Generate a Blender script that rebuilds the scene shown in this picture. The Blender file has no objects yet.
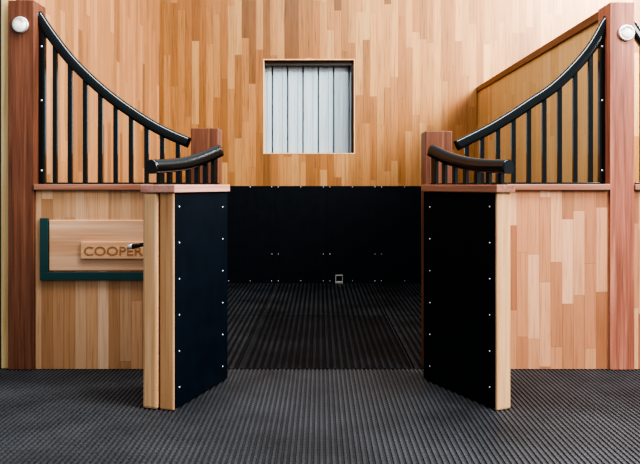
import bpy, bmesh, math, random
from mathutils import Vector, Matrix
random.seed(7)
SC = bpy.context.scene
COL = SC.collection

# ------------------------------------------------------------------ helpers
def bx(bm, x0, x1, y0, y1, z0, z1, bev=0.0, mi=0):
    t = bmesh.new()
    bmesh.ops.create_cube(t, size=1.0)
    for v in t.verts:
        v.co = Vector(((x0+x1)/2+v.co.x*(x1-x0), (y0+y1)/2+v.co.y*(y1-y0), (z0+z1)/2+v.co.z*(z1-z0)))
    if bev > 0:
        bmesh.ops.bevel(t, geom=t.edges[:], offset=bev, segments=2, profile=0.6, affect='EDGES')
    for f in t.faces: f.material_index = mi
    merge(bm, t)

def merge(bm, t):
    me = bpy.data.meshes.new('tmp'); t.to_mesh(me); t.free()
    bm.from_mesh(me); bpy.data.meshes.remove(me)

def cyl(bm, p0, p1, r0, r1=None, seg=16, mi=0):
    r1 = r0 if r1 is None else r1
    p0, p1 = Vector(p0), Vector(p1)
    d = p1-p0
    t = bmesh.new()
    bmesh.ops.create_cone(t, cap_ends=True, segments=seg, radius1=r0, radius2=r1, depth=d.length)
    M = Matrix.Translation((p0+p1)/2) @ d.to_track_quat('Z', 'Y').to_matrix().to_4x4()
    bmesh.ops.transform(t, matrix=M, verts=t.verts[:])
    for f in t.faces:
        f.material_index = mi; f.smooth = len(f.verts) == 4
    merge(bm, t)

def lathe(bm, prof, centre, axis, seg=32):
    """prof: list of (r, h); revolved round axis through centre"""
    q = Vector(axis).to_track_quat('Z', 'Y')
    c = Vector(centre)
    rings = []
    for r, h in prof:
        if r < 1e-5:
            rings.append([bm.verts.new(c+q @ Vector((0, 0, h)))])
        else:
            rings.append([bm.verts.new(c+q @ Vector((r*math.cos(2*math.pi*k/seg), r*math.sin(2*math.pi*k/seg), h))) for k in range(seg)])
    for a, b in zip(rings, rings[1:]):
        for k in range(seg):
            k2 = (k+1) % seg
            if len(a) == 1: f = bm.faces.new((a[0], b[k], b[k2]))
            elif len(b) == 1: f = bm.faces.new((a[k], a[k2], b[0]))
            else: f = bm.faces.new((a[k], a[k2], b[k2], b[k]))
            f.smooth = True

def catmull(pts, n=10):
    P = [Vector(p) for p in pts]
    P = [2*P[0]-P[1]] + P + [2*P[-1]-P[-2]]
    out = []
    for i in range(1, len(P)-2):
        for k in range(n):
            t = k/n
            a, b, c, d = P[i-1], P[i], P[i+1], P[i+2]
            out.append(0.5*((2*b)+(-a+c)*t+(2*a-5*b+4*c-d)*t*t+(-a+3*b-3*c+d)*t**3))
    out.append(P[-2])
    return out

def rail(bm, path, w, h, seg=24):
    """sweep a rounded section (w across local Y, h in the XZ plane) along a path lying in an XZ plane"""
    rings = []
    for i, p in enumerate(path):
        a = path[max(i-1, 0)]; b = path[min(i+1, len(path)-1)]
        t = (b-a).normalized()
        n = Vector((-t.z, 0, t.x))
        if n.z < 0: n = -n
        ring = []
        for k in range(seg):
            an = 2*math.pi*k/seg
            c, s = math.cos(an), math.sin(an)
            e = 0.55 if s < 0 else 0.95
            u = math.copysign(abs(c)**e, c)*w/2
            v = -h*0.12 + (s*h*0.38 if s < 0 else s*h*0.62)
            if s < 0: v = -h*0.12-abs(s)**0.55*h*0.38
            ring.append(bm.verts.new(p + Vector((0, u, 0)) + n*v))
        rings.append(ring)
    for a, b in zip(rings, rings[1:]):
        for k in range(seg):
            f = bm.faces.new((a[k], a[(k+1) % seg], b[(k+1) % seg], b[k])); f.smooth = True
    bm.faces.new(rings[0][::-1]); bm.faces.new(rings[-1])

def obj(name, bm, mats, parent=None, loc=None, rotz=0.0):
    bmesh.ops.recalc_face_normals(bm, faces=bm.faces[:])
    me = bpy.data.meshes.new(name); bm.to_mesh(me); bm.free()
    for m in (mats if isinstance(mats, (list, tuple)) else [mats]): me.materials.append(m)
    o = bpy.data.objects.new(name, me); COL.objects.link(o)
    if parent: o.parent = parent
    if loc: o.location = loc
    o.rotation_euler.z = rotz
    return o

def tag(o, label, cat, group=None):
    o['label'] = label; o['category'] = cat
    if group: o['group'] = group
    return o

def thing(name, label, cat, loc, rotz=0.0, group=None):
    o = bpy.data.objects.new(name, None); COL.objects.link(o)
    o.empty_display_size = 0.1
    o.location = loc; o.rotation_euler.z = rotz
    return tag(o, label, cat, group)

def struct(name, bm, mats, parent=None):
    o = obj(name, bm, mats, parent)
    if parent is None: o['kind'] = 'structure'
    return o

# ------------------------------------------------------------------ materials
class NT:
    def __init__(s, name):
        s.m = bpy.data.materials.new(name); s.m.use_nodes = True
        s.t = s.m.node_tree; s.n = s.t.nodes; s.l = s.t.links
        s.b = s.n['Principled BSDF']
        s.tc = s.n.new('ShaderNodeTexCoord')
    def _in(s, sock, v):
        if hasattr(v, 'is_output'): s.l.new(v, sock)
        elif v is not None: sock.default_value = v
    def math(s, op, a, b=None, c=None):
        n = s.n.new('ShaderNodeMath'); n.operation = op
        s._in(n.inputs[0], a)
        if b is not None: s._in(n.inputs[1], b)
        if c is not None: s._in(n.inputs[2], c)
        return n.outputs[0]
    def sep(s, v):
        n = s.n.new('ShaderNodeSeparateXYZ'); s._in(n.inputs[0], v); return n.outputs
    def comb(s, x, y, z):
        n = s.n.new('ShaderNodeCombineXYZ')
        for i, v in enumerate((x, y, z)): s._in(n.inputs[i], v)
        return n.outputs[0]
    def white(s, v):
        n = s.n.new('ShaderNodeTexWhiteNoise'); n.noise_dimensions = '3D'; s._in(n.inputs['Vector'], v)
        return n.outputs['Value']
    def noise(s, v, scale=1.0, detail=3, rough=0.55, dist=0.0):
        n = s.n.new('ShaderNodeTexNoise'); s._in(n.inputs['Vector'], v)
        n.inputs['Scale'].default_value = scale; n.inputs['Detail'].default_value = detail
        n.inputs['Roughness'].default_value = rough; n.inputs['Distortion'].default_value = dist
        return n.outputs['Fac']
    def ramp(s, f, stops, interp='LINEAR'):
        n = s.n.new('ShaderNodeValToRGB'); s._in(n.inputs[0], f)
        n.color_ramp.interpolation = interp
        e = n.color_ramp.elements
        while len(e) < len(stops): e.new(0.5)
        for k, (p, c) in zip(e, stops):
            k.position = p; k.color = (*c, 1)
        return n.outputs[0]
    def mix(s, f, a, b, mode='MIX'):
        n = s.n.new('ShaderNodeMix'); n.data_type = 'RGBA'; n.blend_type = mode
        s._in(n.inputs[0], f); s._in(n.inputs[6], a); s._in(n.inputs[7], b)
        return n.outputs[2]
    def bump(s, h, strength=0.3, dist=0.01):
        n = s.n.new('ShaderNodeBump'); s._in(n.inputs['Height'], h)
        n.inputs['Strength'].default_value = strength; n.inputs['Distance'].default_value = dist
        s.l.new(n.outputs[0], s.b.inputs['Normal'])
    def set(s, **k):
        for a, v in k.items():
            i = s.b.inputs[a.replace('_', ' ')]
            s._in(i, v)

def hexc(h):
    out = []
    for i in (0, 2, 4):
        c = int(h[i:i+2], 16)/255
        out.append(c/12.92 if c <= 0.04045 else ((c+0.055)/1.055)**2.4)
    return tuple(out)

def soften(h, k):
    r, g, b = (int(h[i:i+2], 16) for i in (0, 2, 4)); l = 0.35*r+0.5*g+0.15*b
    return '%02x%02x%02x' % tuple(max(0, min(255, round(v+(l-v)*k))) for v in (r, g, b))

def tint(h, *k):
    return '%02x%02x%02x' % tuple(min(255, round(int(h[2*i:2*i+2], 16)*k[i])) for i in range(3))

def planks(name, axis, w, L, cols, off=0.0, rough=0.42, seam=0.0012, grain=0.35, seamdark=0.55):
    t = NT(name)
    s = t.sep(t.tc.outputs['Object'])
    a = s['XYZ'.index(axis)]
    u = t.math('ADD', t.math('DIVIDE', a, w), off)
    iu = t.math('FLOOR', u); fu = t.math('FRACT', u)
    r1 = t.white(t.comb(iu, 3.1, 7.7))
    v = t.math('ADD', t.math('DIVIDE', s[2], L), t.math('MULTIPLY', r1, 9.37))
    iv = t.math('FLOOR', v); fv = t.math('FRACT', v)
    rnd = t.white(t.comb(iu, iv, 1.3))
    stops = [((i+0.5)/len(cols) if False else i/max(1, len(cols)-1), hexc(c)) for i, c in enumerate(cols)]
    base = t.ramp(rnd, stops)
    gv = t.comb(t.math('MULTIPLY', s[0], 70.0), t.math('MULTIPLY', s[1], 70.0),
                t.math('ADD', t.math('MULTIPLY', s[2], 2.2), t.math('MULTIPLY', rnd, 57.0)))
    g = t.noise(gv, 1.0, 4, 0.6, 0.4)
    gcol = t.ramp(g, [(0.25, (1-grain, 1-grain*1.05, 1-grain*1.1)), (0.5, (1, 1, 1)), (0.8, (1+grain*.25,)*3)])
    c = t.mix(1.0, base, gcol, 'MULTIPLY')
    du = t.math('MULTIPLY', t.math('MINIMUM', fu, t.math('SUBTRACT', 1.0, fu)), w)
    dv = t.math('MULTIPLY', t.math('MINIMUM', fv, t.math('SUBTRACT', 1.0, fv)), L)
    d = t.math('MINIMUM', du, dv)
    line = t.math('MINIMUM', t.math('DIVIDE', d, seam*2), 1.0)
    c = t.mix(line, t.mix(1.0, c, (seamdark, seamdark*.95, seamdark*.9, 1), 'MULTIPLY'), c)
    t.set(Base_Color=c, Roughness=rough)
    t.b.inputs['Specular IOR Level'].default_value = 0.35
    h = t.math('ADD', t.math('MULTIPLY', line, 0.6), t.math('MULTIPLY', g, 0.15))
    t.bump(h, 0.25, 0.004)
    return t.m

def timber(name, axis, cols, rough=0.45, fine=55.0, long=1.6, seed=0.0):
    """solid timber, the grain running along one axis"""
    t = NT(name)
    s = t.sep(t.tc.outputs['Object'])
    sc = [fine]*3; sc['XYZ'.index(axis)] = long
    v = t.comb(*[t.math('ADD', t.math('MULTIPLY', s[i], sc[i]), seed) for i in range(3)])
    g = t.noise(v, 1.0, 5, 0.6, 0.6)
    sc2 = [11.0]*3; sc2['XYZ'.index(axis)] = 0.7
    v2 = t.comb(*[t.math('ADD', t.math('MULTIPLY', s[i], sc2[i]), seed+4) for i in range(3)])
    b = t.noise(v2, 1.0, 2, 0.5, 0.8)
    f = t.math('ADD', t.math('MULTIPLY', g, 0.55), t.math('MULTIPLY', b, 0.45))
    c = t.ramp(f, [(0.3, hexc(cols[0])), (0.5, hexc(cols[1])), (0.7, hexc(cols[2]))])
    t.set(Base_Color=c, Roughness=rough)
    t.b.inputs['Specular IOR Level'].default_value = 0.35
    t.bump(g, 0.12, 0.004)
    return t.m

def paint(name, col, rough=0.3, metal=0.0, coat=0.0, mottled=0.0, scale=30, spec=0.5):
    t = NT(name)
    if mottled:
        n = t.noise(t.tc.outputs['Object'], scale, 4, 0.6)
        c = t.ramp(n, [(0.3, tuple(x*(1-mottled) for x in col)), (0.7, tuple(x*(1+mottled) for x in col))])
        t.set(Base_Color=c)
        t.bump(n, 0.08, 0.004)
    else:
        t.set(Base_Color=(*col, 1))
    t.set(Roughness=rough, Metallic=metal)
    t.b.inputs['Coat Weight'].default_value = coat
    t.b.inputs['Coat Roughness'].default_value = 0.06
    t.b.inputs['Specular IOR Level'].default_value = spec
    return t.m

OAK = ['7e5029', 'b07441', 'a36838', 'bd8150', 'c68c59', 'a86e3e', 'cf9a68', 'b67c49', 'c08654', '9a6234', 'b87c4a']
OAK = [tint(soften(c, 0.06), 0.86, 0.865, 0.79) for c in OAK]
M = {}
M['back'] = planks('oak_strip_back', 'X', 0.098, 1.15, OAK, grain=0.5)
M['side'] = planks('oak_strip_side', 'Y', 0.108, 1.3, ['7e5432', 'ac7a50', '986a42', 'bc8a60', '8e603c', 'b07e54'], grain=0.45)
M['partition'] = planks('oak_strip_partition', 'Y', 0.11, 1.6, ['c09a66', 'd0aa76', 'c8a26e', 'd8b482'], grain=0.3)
M['panel_left'] = planks('oak_boards_left', 'X', 0.082, 1.9, ['94663f', 'cc9c74', 'ae8058', 'e0b894', 'b88a62', '966842', 'd0a27a'], off=0.4)
M['panel_right'] = planks('oak_boards_right', 'X', 0.083, 0.62, ['865438', 'c28a64', 'b27a56', 'd09a74', 'ac7250', 'd6a480', 'bc8460', '9a6444', 'c68e68'], off=0.2)
M['leaf'] = planks('oak_boards_door', 'X', 0.085, 1.5, ['b4804e', 'd09c68', 'c48e5c'])
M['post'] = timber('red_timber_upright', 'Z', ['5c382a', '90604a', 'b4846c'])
M['post'] = timber('red_timber_shaded', 'Z', ['42261a', '6e4330', '8c5d46'])  # darkened copy of the post timber, dimmer left side put into the colour
M['post_lit'] = timber('red_timber_lit', 'Z', ['663628', '985c48', 'ba8470'], seed=1.7)  # paler copy for the right tall post, stronger light put into the colour
M['beam'] = timber('red_timber_ledge', 'X', ['6a4436', '94644f', 'b28470'])
M['capdark'] = timber('brown_timber_capping', 'Y', ['4e2d1b', '6b4128', '7d5033'])
M['doorcap_lit'] = timber('red_timber_door_cap_lit', 'X', ['a06a5a', 'c08c7c', 'd4a898'])  # left cap paler than the ledge, light from the right in its colour
M['oakend'] = timber('pale_oak_edge', 'Z', ['b4845a', 'd0a276', 'e2be98'])
M['oakend2'] = timber('golden_oak_edge', 'Z', ['a87a50', 'c4966c', 'd8b08a'], seed=3)
M['cream'] = timber('cream_timber', 'Z', ['b48c58', 'd8b884', 'e6cc9c'])
M['hatch'] = timber('oak_hatch_board', 'X', ['b47e5c', 'd0a07c', 'e0b898'], fine=40, long=1.1)
M['plate'] = timber('oak_name_plate', 'X', ['bc8a60', 'd6a67c', 'e2b890'], fine=60, long=1.5, seed=6)
M['letter'] = timber('engraved_letters', 'X', ['945f38', 'a87248', 'b88458'], seed=2)
M['steel'] = paint('black_gloss_steel', (0.003, 0.0055, 0.0065), 0.14, 0.0, 0.35, spec=0.35)
M['teal'] = paint('dark_teal_steel', (0.010, 0.050, 0.050), 0.35, 0.0, 0.2)
M['rubber'] = paint('black_rubber_lining', (0.0020, 0.0042, 0.0070), 0.55, mottled=0.35, scale=9, spec=0.12)
M['rubber_door'] = paint('blue_black_rubber', (0.0012, 0.0050, 0.0105), 0.6, mottled=0.3, scale=7, spec=0.12)
M['screw'] = paint('zinc_screw', (0.75, 0.75, 0.75), 0.3, 0.4)
M['dull'] = paint('dull_zinc', (0.30, 0.30, 0.29), 0.45, 0.5)
M['chrome'] = paint('brushed_chrome', (0.72, 0.71, 0.69), 0.35, 0.6)
M['iron'] = paint('dark_iron', (0.035, 0.03, 0.028), 0.4, 0.6)
M['concrete'] = paint('concrete_base', (0.012, 0.012, 0.012), 0.95, mottled=0.2, scale=8)

def lens():
    t = NT('opal_lens')
    t.set(Base_Color=(0.9, 0.9, 0.88, 1), Roughness=0.15)
    t.b.inputs['Emission Color'].default_value = (1, 0.97, 0.9, 1)
    t.b.inputs['Emission Strength'].default_value = 0.35
    return t.m
M['lens'] = lens()

def metalsheet():
    t = NT('corrugated_sheet')
    s = t.sep(t.tc.outputs['Object'])
    n = t.noise(t.comb(t.math('MULTIPLY', s[0], 30), s[1], t.math('MULTIPLY', s[2], 1.5)), 1.0, 3)
    c = t.ramp(n, [(0.3, (0.33, 0.42, 0.47)), (0.7, (0.42, 0.51, 0.56))])
    t.set(Base_Color=c, Roughness=0.4, Metallic=0.1)
    return t.m
M['sheet'] = metalsheet()

def ribbed(name, col0, col1, py, groove):
    """rubber whose ribs are modelled; fine cross cuts and worn dust in the material"""
    t = NT(name)
    P = t.tc.outputs['Object']
    s = t.sep(P)
    n1 = t.noise(P, 1.6, 4, 0.6)
    n2 = t.noise(P, 55.0, 3, 0.7)
    f = t.math('ADD', t.math('MULTIPLY', n1, 0.65), t.math('MULTIPLY', n2, 0.35))
    c = t.ramp(f, [(0.36, col0), (0.62, col1)])
    # ribs keep the full colour, which turns darker down into the grooves
    top = t.math('MULTIPLY_ADD', s[2], 1.0/0.006, 1.0)
    top = t.math('MINIMUM', t.math('MAXIMUM', top, 0.0), 1.0)
    c = t.mix(t.math('SUBTRACT', 1.0, top), c, t.mix(1.0, c, (*groove, 1), 'MULTIPLY'))
    if py:
        wv = t.math('SINE', t.math('MULTIPLY', s[1], 2*math.pi/py))
        wv = t.math('MULTIPLY_ADD', wv, 0.5, 0.5)
        c = t.mix(t.math('MULTIPLY', wv, 0.45), c, t.mix(1.0, c, (0.35, 0.35, 0.35, 1), 'MULTIPLY'))
        t.bump(t.math('ADD', t.math('MULTIPLY', wv, -1.0), t.math('MULTIPLY', n2, 0.6)), 0.5, 0.004)
    else:
        t.bump(n2, 0.4, 0.004)
    t.set(Base_Color=c, Roughness=t.ramp(n2, [(0.3, (0.45,)*3), (0.7, (0.75,)*3)]))
    t.b.inputs['Specular IOR Level'].default_value = 0.4 if py else 0.12
    return t.m
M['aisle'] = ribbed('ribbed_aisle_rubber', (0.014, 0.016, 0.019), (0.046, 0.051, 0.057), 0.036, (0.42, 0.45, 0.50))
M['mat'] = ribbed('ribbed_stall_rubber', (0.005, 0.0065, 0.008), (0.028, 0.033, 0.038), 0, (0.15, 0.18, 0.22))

M['mat_dark'] = ribbed('ribbed_stall_rubber_dark', (0.003, 0.0045, 0.006), (0.014, 0.018, 0.023), 0, (0.15, 0.18, 0.22))  # darker stall rubber for the middle front mat

# ------------------------------------------------------------------ measures (metres; camera at the origin looking along +Y)
EYE = 1.35
DF = 5.013          # front line of the stall
DB = 9.464          # back wall
XL, XR = -2.204, 2.176

def ribbed_slab(x0, x1, y0, y1, ztop, thick, pitch, depth, edge=0.0):
    bm = bmesh.new()
    xs = []
    n = int(round((x1-x0-2*edge)/pitch)); p = (x1-x0-2*edge)/n
    prof = [(x0, ztop)]
    for i in range(n):
        a = x0+edge+i*p
        prof += [(a+p*0.05, ztop), (a+p*0.50, ztop), (a+p*0.60, ztop-depth), (a+p*0.95, ztop-depth)]
    prof += [(x1-edge*0.5-0.0005, ztop), (x1, ztop)]
    A = [bm.verts.new((x, y0, z)) for x, z in prof]
    B = [bm.verts.new((x, y1, z)) for x, z in prof]
    for i in range(len(prof)-1): bm.faces.new((A[i], A[i+1], B[i+1], B[i]))
    c = [bm.verts.new(v) for v in ((x0, y0, ztop-thick), (x1, y0, ztop-thick), (x0, y1, ztop-thick), (x1, y1, ztop-thick))]
    bm.faces.new(A[::-1]+[c[0], c[1]]) if False else None
    bm.faces.new([c[0], c[1]] + A[::-1]); bm.faces.new([c[3], c[2]] + B)
    bm.faces.new((c[0], A[0], B[0], c[2])); bm.faces.new((c[1], c[3], B[-1], A[-1])); bm.faces.new((c[0], c[2], c[3], c[1]))
    return bm

# ------------------------------------------------------------------ setting
bm = ribbed_slab(-6, 6, -2.0, DF+0.03, 0.0, 0.05, 0.030, 0.006)
struct('floor', bm, M['aisle'])
bm = bmesh.new(); bx(bm, -6, 6, DF+0.03, DB+0.2, -0.08, -0.022)
struct('floor.001', bm, M['concrete'])

# back wall with the window opening
wx0, wx1 = (263-320)/72.6, (355-320)/72.6
wz0, wz1 = EYE+(185-154)/72.6, EYE+(185-59)/72.6
bm = bmesh.new()
T = 0.16
bx(bm, -6, wx0, DB, DB+T, -0.05, 5.0); bx(bm, wx1, 6, DB, DB+T, -0.05, 5.0)
bx(bm, wx0, wx1, DB, DB+T, -0.05, wz0); bx(bm, wx0, wx1, DB, DB+T, wz1, 5.0)
struct('wall_back', bm, M['back'])
# window: thin reveal lining and the corrugated sheet behind it
win = bpy.data.objects.new('window_1', None); COL.objects.link(win); win.location = ((wx0+wx1)/2, DB, wz0); win['kind'] = 'structure'
def W(bmx):
    bmesh.ops.translate(bmx, verts=bmx.verts[:], vec=-Vector(win.location)); return bmx
bm = bmesh.new()
g = 0.014
bx(bm, wx0, wx0+g, DB-0.004, DB+T, wz0, wz1); bx(bm, wx1-g, wx1, DB-0.004, DB+T, wz0, wz1)
bx(bm, wx0+g, wx1-g, DB-0.004, DB+T, wz0, wz0+g); bx(bm, wx0+g, wx1-g, DB-0.004, DB+T, wz1-g, wz1)
obj('window_frame', W(bm), M['oakend'], win)
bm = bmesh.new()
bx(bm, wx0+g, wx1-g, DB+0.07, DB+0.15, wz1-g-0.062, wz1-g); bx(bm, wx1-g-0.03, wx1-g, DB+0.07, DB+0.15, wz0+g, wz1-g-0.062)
obj('window_shade_bars', W(bm), M['iron'], win)  # added dark bars standing for the shade under the lintel and at right
bm = bmesh.new()
px = wx0-0.15
prof = []
pitch = 0.2155
x = -0.681-0.2155
while x < wx1+0.2:
    prof += [(x, 0.0), (x+0.003, 0.09), (x+0.019, 0.09), (x+0.022, 0.0), (x+0.085, 0.0), (x+0.091, 0.006), (x+0.150, 0.006), (x+0.156, 0.0)]
    x += pitch
yb = DB+T+0.045
A = [bm.verts.new((a, yb+b, wz0-0.2)) for a, b in prof]; B = [bm.verts.new((a, yb+b, wz1+0.2)) for a, b in prof]
for i in range(len(prof)-1): bm.faces.new((A[i], A[i+1], B[i+1], B[i]))
obj('window_pane', W(bm), M['sheet'], win)

bm = bmesh.new(); bx(bm, XL-0.09, XL, DF+0.224, DB, -0.05, 5.0)
struct('wall_left', bm, M['side'])
bm = bmesh.new(); bx(bm, XR, XR+0.085, DF+0.222, DB, -0.05, 2.63)
wr = struct('wall_right', bm, M['partition'])
bm = bmesh.new(); bx(bm, XR-0.018, XR+0.103, DF+0.222, DB, 2.63, 2.70, 0.006)
struct('partition_capping', bm, M['capdark'], wr)
# rubber linings of the two side walls
for s, x0 in ((0, XL), (1, XR-0.012)):
    bm = bmesh.new(); bx(bm, x0, x0+0.012, DF+0.3, DB-0.016, 0.0, 1.336, 0.002)
    struct('kick_lining', bm, M['rubber'], bpy.data.objects['wall_left' if s == 0 else 'wall_right'])

# black kick panels on the back wall
seams = [XL+0.013, -0.62, 0.09, 0.80, XR-0.013]
lab = ['black rubber kick panel on the back wall, nearest the left door',
       'black rubber kick panel on the back wall below the left part of the window',
       'black rubber kick panel on the back wall behind the small grey bracket',
       'black rubber kick panel on the back wall, nearest the right door']
for i in range(4):
    a, b = seams[i], seams[i+1]
    t = thing('kick_panel', lab[i], 'wall panel', ((a+b)/2, DB-0.003, 0), 0, 'black kick panels along the back wall')
    c = (a+b)/2
    bm = bmesh.new(); bx(bm, a+0.0008-c, b-0.0008-c, -0.014, 0, 0.0, 1.336, 0.0015)
    obj('rubber_sheet', bm, M['rubber'], t)
    w = b-a; n = max(2, int(round(w/0.31))+1)
    for k in range(n):
        xx = a-c+0.045+(w-0.09)*k/(n-1)
        for z in (1.322, 0.40, 0.03):
            if z == 0.40 and k not in (0, n-1): continue
            bm = bmesh.new(); lathe(bm, [(0.0001, 0.004), (0.006, 0.003), (0.009, 0.0)], (xx, -0.014, z), (0, -1, 0), 10)
            obj('screw', bm, M['dull'], t)

# rubber mats of the stall
cols = [XL+0.004, -0.60, 0.69, XR-0.004]; rows = [DF+0.034, 7.12, DB-0.004]
ml = [['ribbed black rubber mat on stall floor, front left behind the left door', 'large dark ribbed rubber mat in the middle front of the stall floor', 'ribbed black rubber mat on stall floor, front right behind the right door'],
      ['ribbed black rubber mat at the back left of the stall floor', 'ribbed black rubber mat at the middle of the back kick wall', 'ribbed black rubber mat at the back right of the stall floor']]
for r in range(2):
    for c in range(3):
        bm = ribbed_slab(cols[c]+0.012, cols[c+1]-0.012, rows[r]+0.008, rows[r+1]-0.008, 0.0, 0.022, 0.052, 0.006, 0.006)
        bmesh.ops.translate(bm, verts=bm.verts[:], vec=(0, 0, 0))
        o = obj('rubber_mat', bm, M['mat_dark' if (r, c) == (0, 1) else 'mat'])
        tag(o, ml[r][c], 'mat', 'ribbed rubber mats in the stall')

# ------------------------------------------------------------------ posts
def post(x0, x1, z1, label, mat='post', depth=0.22):
    cx = (x0+x1)/2; cy = DF+depth/2
    bm = bmesh.new(); bx(bm, x0-cx, x1-cx, -depth/2, depth/2, 0, z1, 0.006)
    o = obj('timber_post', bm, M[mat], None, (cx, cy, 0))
    return tag(o, label, 'post')
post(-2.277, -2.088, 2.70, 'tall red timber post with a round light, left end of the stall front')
post(2.117, 2.295, 2.685, 'tall red timber post with a round light, right end of the stall front', 'post_lit')
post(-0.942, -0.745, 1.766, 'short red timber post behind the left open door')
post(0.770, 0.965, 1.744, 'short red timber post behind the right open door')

# round lights on the tall posts
def light(x, z, label):
    t = thing('wall_light', label, 'light', (x, DF, z), 0, 'round lights on the tall posts')
    bm = bmesh.new(); lathe(bm, [(0.0001, 0.0), (0.058, 0.0), (0.060, 0.008), (0.058, 0.017), (0.050, 0.021), (0.046, 0.017)], (0, 0, 0), (0, -1, 0))
    obj('bezel', bm, M['chrome'], t)
    bm = bmesh.new(); lathe(bm, [(0.047, 0.016), (0.044, 0.024), (0.034, 0.032), (0.018, 0.037), (0.0001, 0.038)], (0, 0, 0), (0, -1, 0))
    obj('lens', bm, M['lens'], t)
    bm = bmesh.new()
    a0, a1 = math.radians(25), math.radians(155)
    pts = [Vector((0.052*math.cos(a0+(a1-a0)*k/12), 0, 0.052*math.sin(a0+(a1-a0)*k/12))) for k in range(13)]
    inn = [Vector((p.x*0.72, 0, p.z*0.72)) for p in pts]
    for k in range(12):
        vs = [bm.verts.new(q) for q in (pts[k]+Vector((0, -0.017, 0)), pts[k+1]+Vector((0, -0.017, 0)), inn[k+1]+Vector((0, -0.045, 0)), inn[k]+Vector((0, -0.045, 0)))]
        bm.faces.new(vs)
    bmesh.ops.remove_doubles(bm, verts=bm.verts[:], dist=1e-5)
    bmesh.ops.solidify(bm, geom=bm.faces[:], thickness=0.003)
    obj('eyelid_hood', bm, M['chrome'], t)
light((21-320)/137, EYE+160/137, 'round chrome light on the tall post at the left')
light((626-320)/137, EYE+152/137, 'round chrome light on the tall post at the right')

# ------------------------------------------------------------------ front panels below the grilles
LZ0, LZ1 = 1.313, 1.357
def panel(x0, x1, mat, label):
    cx = (x0+x1)/2
    t = thing('stall_front_panel', label, 'panel', (cx, DF+0.05, 0), 0, 'boarded panels of the stall front')
    bm = bmesh.new(); bx(bm, x0-cx+0.004, x1-cx-0.002, -0.03, 0.03, 0.002, LZ0)
    obj('boarding', bm, mat, t)
    bm = bmesh.new(); bx(bm, x0-cx+0.002, x1-cx-0.002, -0.062, 0.10, LZ0, LZ1, 0.005)
    obj('ledge', bm, M['beam'], t)
    return t
panel(-2.088, -0.942, M['panel_left'], 'boarded oak panel with red ledge and feed hatch, left of the doorway')
panel(0.965, 2.117, M['panel_right'], 'plain boarded oak panel with red ledge, right of the doorway')
panel(2.295, 3.40, M['panel_right'], 'sliver of boarded oak panel at the far right edge beyond the tall post')

# ------------------------------------------------------------------ curved bar grilles
GS = 134.7; GY = DF+0.10
def grille(px_top, px_bars, px_stile, label, lo, hi):
    f = (lambda p: (p-320)/GS)
    xs = [f(p[0]) for p in px_top]
    x0, x1 = min(xs), max(xs)
    cx = (x0+x1)/2
    t = thing('bar_grille', label, 'grille', (cx, GY, LZ1), 0, 'curved black bar grilles on the stall front')
    th = 0.078
    path = [Vector((f(a)-cx, 0, EYE+(185-b)/GS-LZ1)) for a, b in px_top]
    path = catmull(path, 10)
    cl = []
    for i, p in enumerate(path):
        a = path[max(i-1, 0)]; b = path[min(i+1, len(path)-1)]
        tn = (b-a).normalized(); n = Vector((-tn.z, 0, tn.x))
        if n.z < 0: n = -n
        cl.append(p-n*th/2)
    bm = bmesh.new(); rail(bm, cl, 0.062, th)
    for v in bm.verts: v.co.x = min(max(v.co.x, lo+0.001-cx), hi-0.001-cx)   # cut flush with the posts
    obj('curved_rail', bm, M['steel'], t)
    def zr(x):
        for a, b in zip(cl, cl[1:]):
            lo, hi = (a, b) if a.x <= b.x else (b, a)
            if lo.x <= x <= hi.x: return lo.z+(hi.z-lo.z)*(x-lo.x)/max(hi.x-lo.x, 1e-6)
        return min((c for c in cl), key=lambda c: abs(c.x-x)).z
    bm = bmesh.new(); bx(bm, max(x0, lo+0.002)-cx, min(x1, hi-0.002)-cx, -0.02, 0.02, 0.0, 0.012, 0.002)
    obj('bottom_rail', bm, M['steel'], t)
    for p in px_bars:
        x = f(p)-cx
        bm = bmesh.new(); bx(bm, x-0.0155, x+0.0155, -0.0155, 0.0155, 0.012, zr(x)+0.006, 0.003)
        obj('bar', bm, M['steel'], t)
    xa, xb = max(f(px_stile[0]), lo+0.002)-cx, min(f(px_stile[1]), hi-0.002)-cx
    bm = bmesh.new(); bx(bm, xa, xb, -0.02, 0.02, 0.0, zr((xa+xb)/2)+0.02, 0.003)
    st = obj('stile', bm, M['steel'], t)
    for z in (0.10, 0.62, 1.02):
        bm = bmesh.new(); lathe(bm, [(0.0001, 0.004), (0.006, 0.003), (0.008, 0.0)], ((xa+xb)/2, -0.02, z), (0, -1, 0), 10)
        obj('screw', bm, M['screw'], st)
    return t
LT = [(41, 11), (56, 33), (77.6, 60), (108, 88.5), (138, 110.5), (164, 126), (191, 138)]
LB = [54.7, 69.7, 84.8, 100, 115.3, 130.8, 146.3, 162, 177.7]
grille(LT, LB, (38.8, 45), 'curved black bar grille sweeping down from the tall left post', -2.088, -0.942)
RT = [(604.2, 16), (589.6, 41.5), (572, 63), (551, 83), (529, 98), (508, 112), (486, 125), (454, 141)]
RB = [591, 575.6, 560, 544.6, 529.2, 513.8, 498.2, 482.4, 467]
grille(RT, RB, (599.3, 604.4), 'curved black bar grille sweeping down from the tall right post', 0.965, 2.117)
NT_ = [(635.5+(a-41), b+9) for a, b in LT]
grille(NT_, [635.5+(p-41) for p in LB], (641.0, 647.0), 'black grille end showing at the far right edge beyond the tall post', 2.295, 9)

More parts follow.
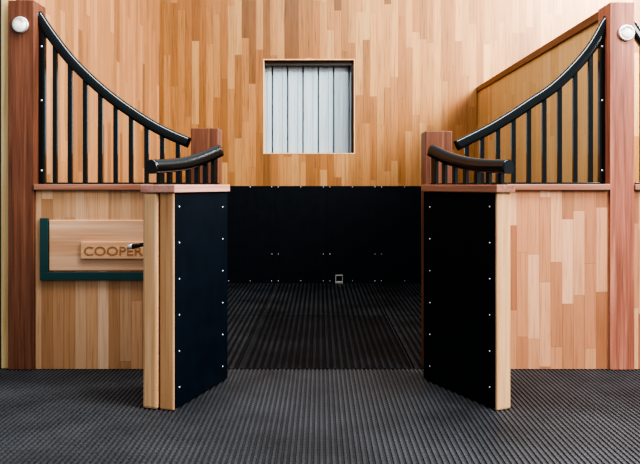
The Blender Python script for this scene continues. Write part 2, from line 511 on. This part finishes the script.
# ------------------------------------------------------------------ feed hatch with its name plate
PF = DF+0.02   # face of the boarding
S = 687/PF
hx = lambda p: (p-320)/S
hz = lambda p: EYE+(185-p)/S
hc = hx(115)
t = thing('feed_hatch', 'oak feed hatch in dark teal frame with engraved COOPER name plate', 'hatch', (hc, PF, hz(280)), 0)
o = Vector((hc, PF, hz(280)))
def H(b): bmesh.ops.translate(b, verts=b.verts[:], vec=-o); return b
bm = bmesh.new()
xa, xb, xc, xd = hx(41), hx(49), hx(181), hx(189)
bx(bm, xa, xb, PF-0.022, PF, hz(272), hz(218), 0.003)
bx(bm, xc, xd, PF-0.022, PF, hz(272), hz(218), 0.003)
bx(bm, xa, xd, PF-0.022, PF, hz(280), hz(272), 0.003)
obj('hatch_frame', H(bm), M['teal'], t)
bm = bmesh.new(); bx(bm, xb+0.006, xc-0.006, PF-0.012, PF, hz(270.5), hz(220), 0.004)
obj('hatch_door', H(bm), M['hatch'], t)
bm = bmesh.new(); bx(bm, hx(82), hx(150), PF-0.030, PF-0.012, hz(258.5), hz(241.5), 0.004)
npl = obj('name_plate', H(bm), M['plate'], t)
cu = bpy.data.curves.new('lettering', 'FONT'); cu.body = 'COOPER'; cu.align_x = 'LEFT'; cu.align_y = 'BOTTOM_BASELINE'
cu.extrude = 0.0015; cu.bevel_depth = 0.0008
cu.size = 0.096; cu.space_character = 1.0
tmp = bpy.data.objects.new('tmp', cu); COL.objects.link(tmp)
bpy.context.view_layer.update()
me = bpy.data.meshes.new_from_object(tmp.evaluated_get(bpy.context.evaluated_depsgraph_get()))
bpy.data.objects.remove(tmp)
x0 = min(v.co.x for v in me.vertices); x1 = max(v.co.x for v in me.vertices)
y0 = min(v.co.y for v in me.vertices); y1 = max(v.co.y for v in me.vertices)
X0, X1, Z0, Z1 = hx(85.5), hx(144), hz(254.8), hz(246.0)
for v in me.vertices:
    a = X0+(v.co.x-x0)/(x1-x0)*(X1-X0); c = Z0+(v.co.y-y0)/(y1-y0)*(Z1-Z0)
    v.co = Vector((a, PF-0.0302-v.co.z, c))-o
me.materials.clear(); me.materials.append(M['letter'])
lt = bpy.data.objects.new('lettering', me); COL.objects.link(lt); lt.parent = npl
lt['label'] = 'engraved letters reading COOPER'

# ------------------------------------------------------------------ the two doors, standing open towards the viewer
def door(hinge, d, L, s, th, label, stepped):
    """local +x hinge->free edge; o = distance outwards from the lined face, y = s*o"""
    ang = math.atan2(d[1], d[0])
    t = thing('stall_door', label, 'door', (hinge[0], hinge[1], 0), ang, 'half doors of the stall')
    def b(bm, x0, x1, o0, o1, z0, z1, bev=0.0):
        y0, y1 = sorted((s*o0, s*o1)); bx(bm, x0, x1, y0, y1, z0, z1, bev)
    tl = 0.100 if stepped else th      # thickness of the leaf itself
    top = 1.305
    bm = bmesh.new(); b(bm, 0.0, L-0.045, 0.012, tl, 0.006, top)
    obj('boarding', bm, M['leaf'], t)
    bm = bmesh.new(); b(bm, 0.0, L-0.012, -0.004, 0.012, 0.008, top-0.004, 0.002)
    ln = obj('rubber_lining', bm, M['rubber_door'] if stepped else M['rubber'], t)
    for k in range(6):
        z = 0.126+0.2185*k
        for x in ((L-0.06, z), (0.075, z-0.02)):
            bm = bmesh.new(); lathe(bm, [(0.0001, 0.004), (0.0045, 0.003), (0.006, 0.0)], (x[0], s*-0.004, x[1]), (0, -s, 0), 10)
            obj('screw', bm, M['screw'], ln)
    bm = bmesh.new(); b(bm, L-0.045, L, 0.0, tl-0.004, 0.0, top, 0.010)
    obj('edge_stile', bm, M['oakend2'] if stepped else M['oakend'], t)
    if stepped:
        bm = bmesh.new(); b(bm, L-0.075, L+0.014, tl+0.006, th, 0.0, top-0.004, 0.016)
        obj('closing_strip', bm, M['oakend'], t)
    bm = bmesh.new(); b(bm, -0.01, L+0.022, -0.020, th+0.012, top, 1.352, 0.005)
    obj('door_cap', bm, M['doorcap_lit'] if stepped else M['beam'], t)
    # low curved grille
    oc0, oc1 = (0.070, 0.135) if stepped else (0.055, 0.082)
    ofs = lambda x: oc0+(oc1-oc0)*x/L
    th_r = 0.086
    tp = [(0.0 if stepped else 0.03, 1.632), (0.20, 1.575), (0.38, 1.535), (0.55, 1.515), (L+(0.03 if stepped else 0.015), 1.503)]
    path = catmull([Vector((a, 0, z)) for a, z in tp], 10)
    cl = []
    for i, p in enumerate(path):
        a_ = path[max(i-1, 0)]; b_ = path[min(i+1, len(path)-1)]
        tn = (b_-a_).normalized(); n = Vector((-tn.z, 0, tn.x))
        if n.z < 0: n = -n
        cl.append(p-n*th_r/2+Vector((0, s*ofs(p.x), 0)))
    bm = bmesh.new(); rail(bm, cl, 0.072, th_r)
    obj('curved_rail', bm, M['steel'], t)
    def zr(x):
        c = min(cl, key=lambda q: abs(q.x-x)); return c.z
    bm = bmesh.new(); b(bm, 0.02, L-0.02, -0.02, 0.02, 1.352, 1.362, 0.002)
    for v in bm.verts: v.co.y += s*ofs(v.co.x)
    obj('bottom_rail', bm, M['steel'], t)
    bm = bmesh.new(); b(bm, 0.02, 0.075, ofs(0.05)-0.012, ofs(0.05)+0.012, 1.362, zr(0.06)+0.01, 0.002)
    obj('stile', bm, M['steel'], t)
    n = 6; xs0, xs1 = 0.155, L-0.055
    for k in range(n):
        x = xs0+(xs1-xs0)*k/(n-1)
        bm = bmesh.new(); b(bm, x-0.0145, x+0.0145, ofs(x)-0.0145, ofs(x)+0.0145, 1.362, zr(x), 0.003)
        obj('bar', bm, M['steel'], t)
    # hinges on the post side
    for z in (0.25, 1.05):
        bm = bmesh.new(); cyl(bm, (-0.012, s*(tl+0.005), z-0.06), (-0.012, s*(tl+0.005), z+0.06), 0.011)
        b(bm, -0.012, 0.20, tl, tl+0.008, z-0.025, z+0.025, 0.002)
        obj('hinge', bm, M['iron'], t)
    if stepped:
        bm = bmesh.new()
        z = 0.985; xx = L-0.055
        cyl(bm, (xx, s*th, z), (xx, s*(th+0.055), z-0.004), 0.013, 0.012)
        cyl(bm, (xx, s*(th+0.052), z-0.003), (xx, s*(th+0.115), z-0.016), 0.012, 0.015)
        b(bm, xx-0.05, xx+0.03, th-0.002, th+0.005, z-0.03, z+0.03, 0.002)
        lt = obj('latch', bm, M['iron'], t)
        bm = bmesh.new(); cyl(bm, (xx, s*(th+0.113), z-0.0155), (xx, s*(th+0.15), z-0.021), 0.0175, 0.014)
        obj('latch_knob', bm, M['chrome'], lt)
    return t
door((-0.647, 4.781), (-0.319, -0.948), 0.714, -1, 0.205, 'left stall door standing open, blue-black rubber lining and stepped oak edge', True)
door((0.724, 4.781), (0.4416, -0.898), 0.754, 1, 0.112, 'right stall door standing open, black rubber lining and narrow pale oak edge', False)

# ------------------------------------------------------------------ small bracket at the foot of the kick wall
bm = bmesh.new()
c = (339-320)/72.6
bx(bm, -0.055, -0.038, -0.030, 0.0, 0.0, 0.115, 0.003); bx(bm, 0.040, 0.055, -0.012, 0.0, 0.0, 0.115, 0.003)
bx(bm, -0.055, 0.055, -0.030, 0.0, 0.100, 0.117, 0.003); bx(bm, -0.055, 0.055, -0.045, 0.0, 0.0, 0.030, 0.004)
o = obj('floor_bracket', bm, M['dull'], None, (c, DB-0.015, 0.0))
tag(o, 'small square grey metal bracket on the mat at the foot of the black kick wall', 'bracket')

# ------------------------------------------------------------------ neighbouring door at the far left
t = thing('sliding_door', 'edge of a teal steel door with pale timber strip at the far left', 'door', (-2.40, DF+0.10, 0), 0)
bm = bmesh.new(); bx(bm, -0.16, 0.052, -0.05, 0.05, 0.0, 2.9, 0.004)
obj('steel_frame', bm, M['teal'], t)
bm = bmesh.new(); bx(bm, 0.054, 0.122, -0.06, 0.04, 0.0, 2.9, 0.004)
obj('timber_strip', bm, M['cream'], t)

# ------------------------------------------------------------------ light
WORLD = (0.31, 0.26, 0.32)
w = bpy.data.worlds.new('World'); SC.world = w; w.use_nodes = True
bg = w.node_tree.nodes['Background']
bg.inputs[0].default_value = (0.93, 0.97, 1.0, 1)
wn, wl = w.node_tree.nodes, w.node_tree.links
wc = wn.new('ShaderNodeTexCoord'); ws = wn.new('ShaderNodeSeparateXYZ'); wl.new(wc.outputs['Generated'], ws.inputs[0])
def wm(op, a, b):
    n = wn.new('ShaderNodeMath'); n.operation = op
    for i, v in enumerate((a, b)):
        if hasattr(v, 'is_output'): wl.new(v, n.inputs[i])
        else: n.inputs[i].default_value = v
    return n.outputs[0]
up = wm('MAXIMUM', ws.outputs[2], 0.0); rt = wm('MAXIMUM', ws.outputs[0], 0.0)
wl.new(wm('ADD', WORLD[0], wm('ADD', wm('MULTIPLY', up, WORLD[1]), wm('MULTIPLY', rt, WORLD[2]))), bg.inputs[1])

def area(name, loc, target, size, power, col=(1, 1, 1), wide=None):
    l = bpy.data.lights.new(name, 'AREA'); l.shape = 'RECTANGLE' if wide else 'SQUARE'; l.size = wide or size; l.size_y = size; l.energy = power; l.color = col
    o = bpy.data.objects.new(name, l); COL.objects.link(o); o.location = loc
    o.rotation_euler = (Vector(target)-Vector(loc)).to_track_quat('-Z', 'Y').to_euler()
    return o
area('aisle_rooflight', (5.4, 0.8, 4.4), (1.0, 5.5, 1.0), 2.6, 400, (1, 0.98, 0.95))
area('highlight_strip_lamp', (1.6, 3.2, 6.0), (1.8, 3.9, 0.0), 1.0, 480, (0.97, 0.98, 1.0), wide=7.5)  # unseen strip added for rail highlights and a brighter floor
area('stall_rooflight', (4.7, 7.0, 5.0), (2.6, 9.4, 2.8), 1.8, 560, (1, 0.98, 0.96))

# ------------------------------------------------------------------ camera
cd = bpy.data.cameras.new('camera'); cam = bpy.data.objects.new('camera', cd); COL.objects.link(cam)
cam.location = (0, 0, EYE); cam.rotation_euler = (math.pi/2, 0, 0)
cd.sensor_width = 36; cd.lens = 36*687/640; cd.shift_y = -47/640; cd.clip_end = 200
SC.camera = cam
SC.view_settings.view_transform = 'AgX'
SC.view_settings.look = 'AgX - High Contrast'
SC.view_settings.exposure = 0.55
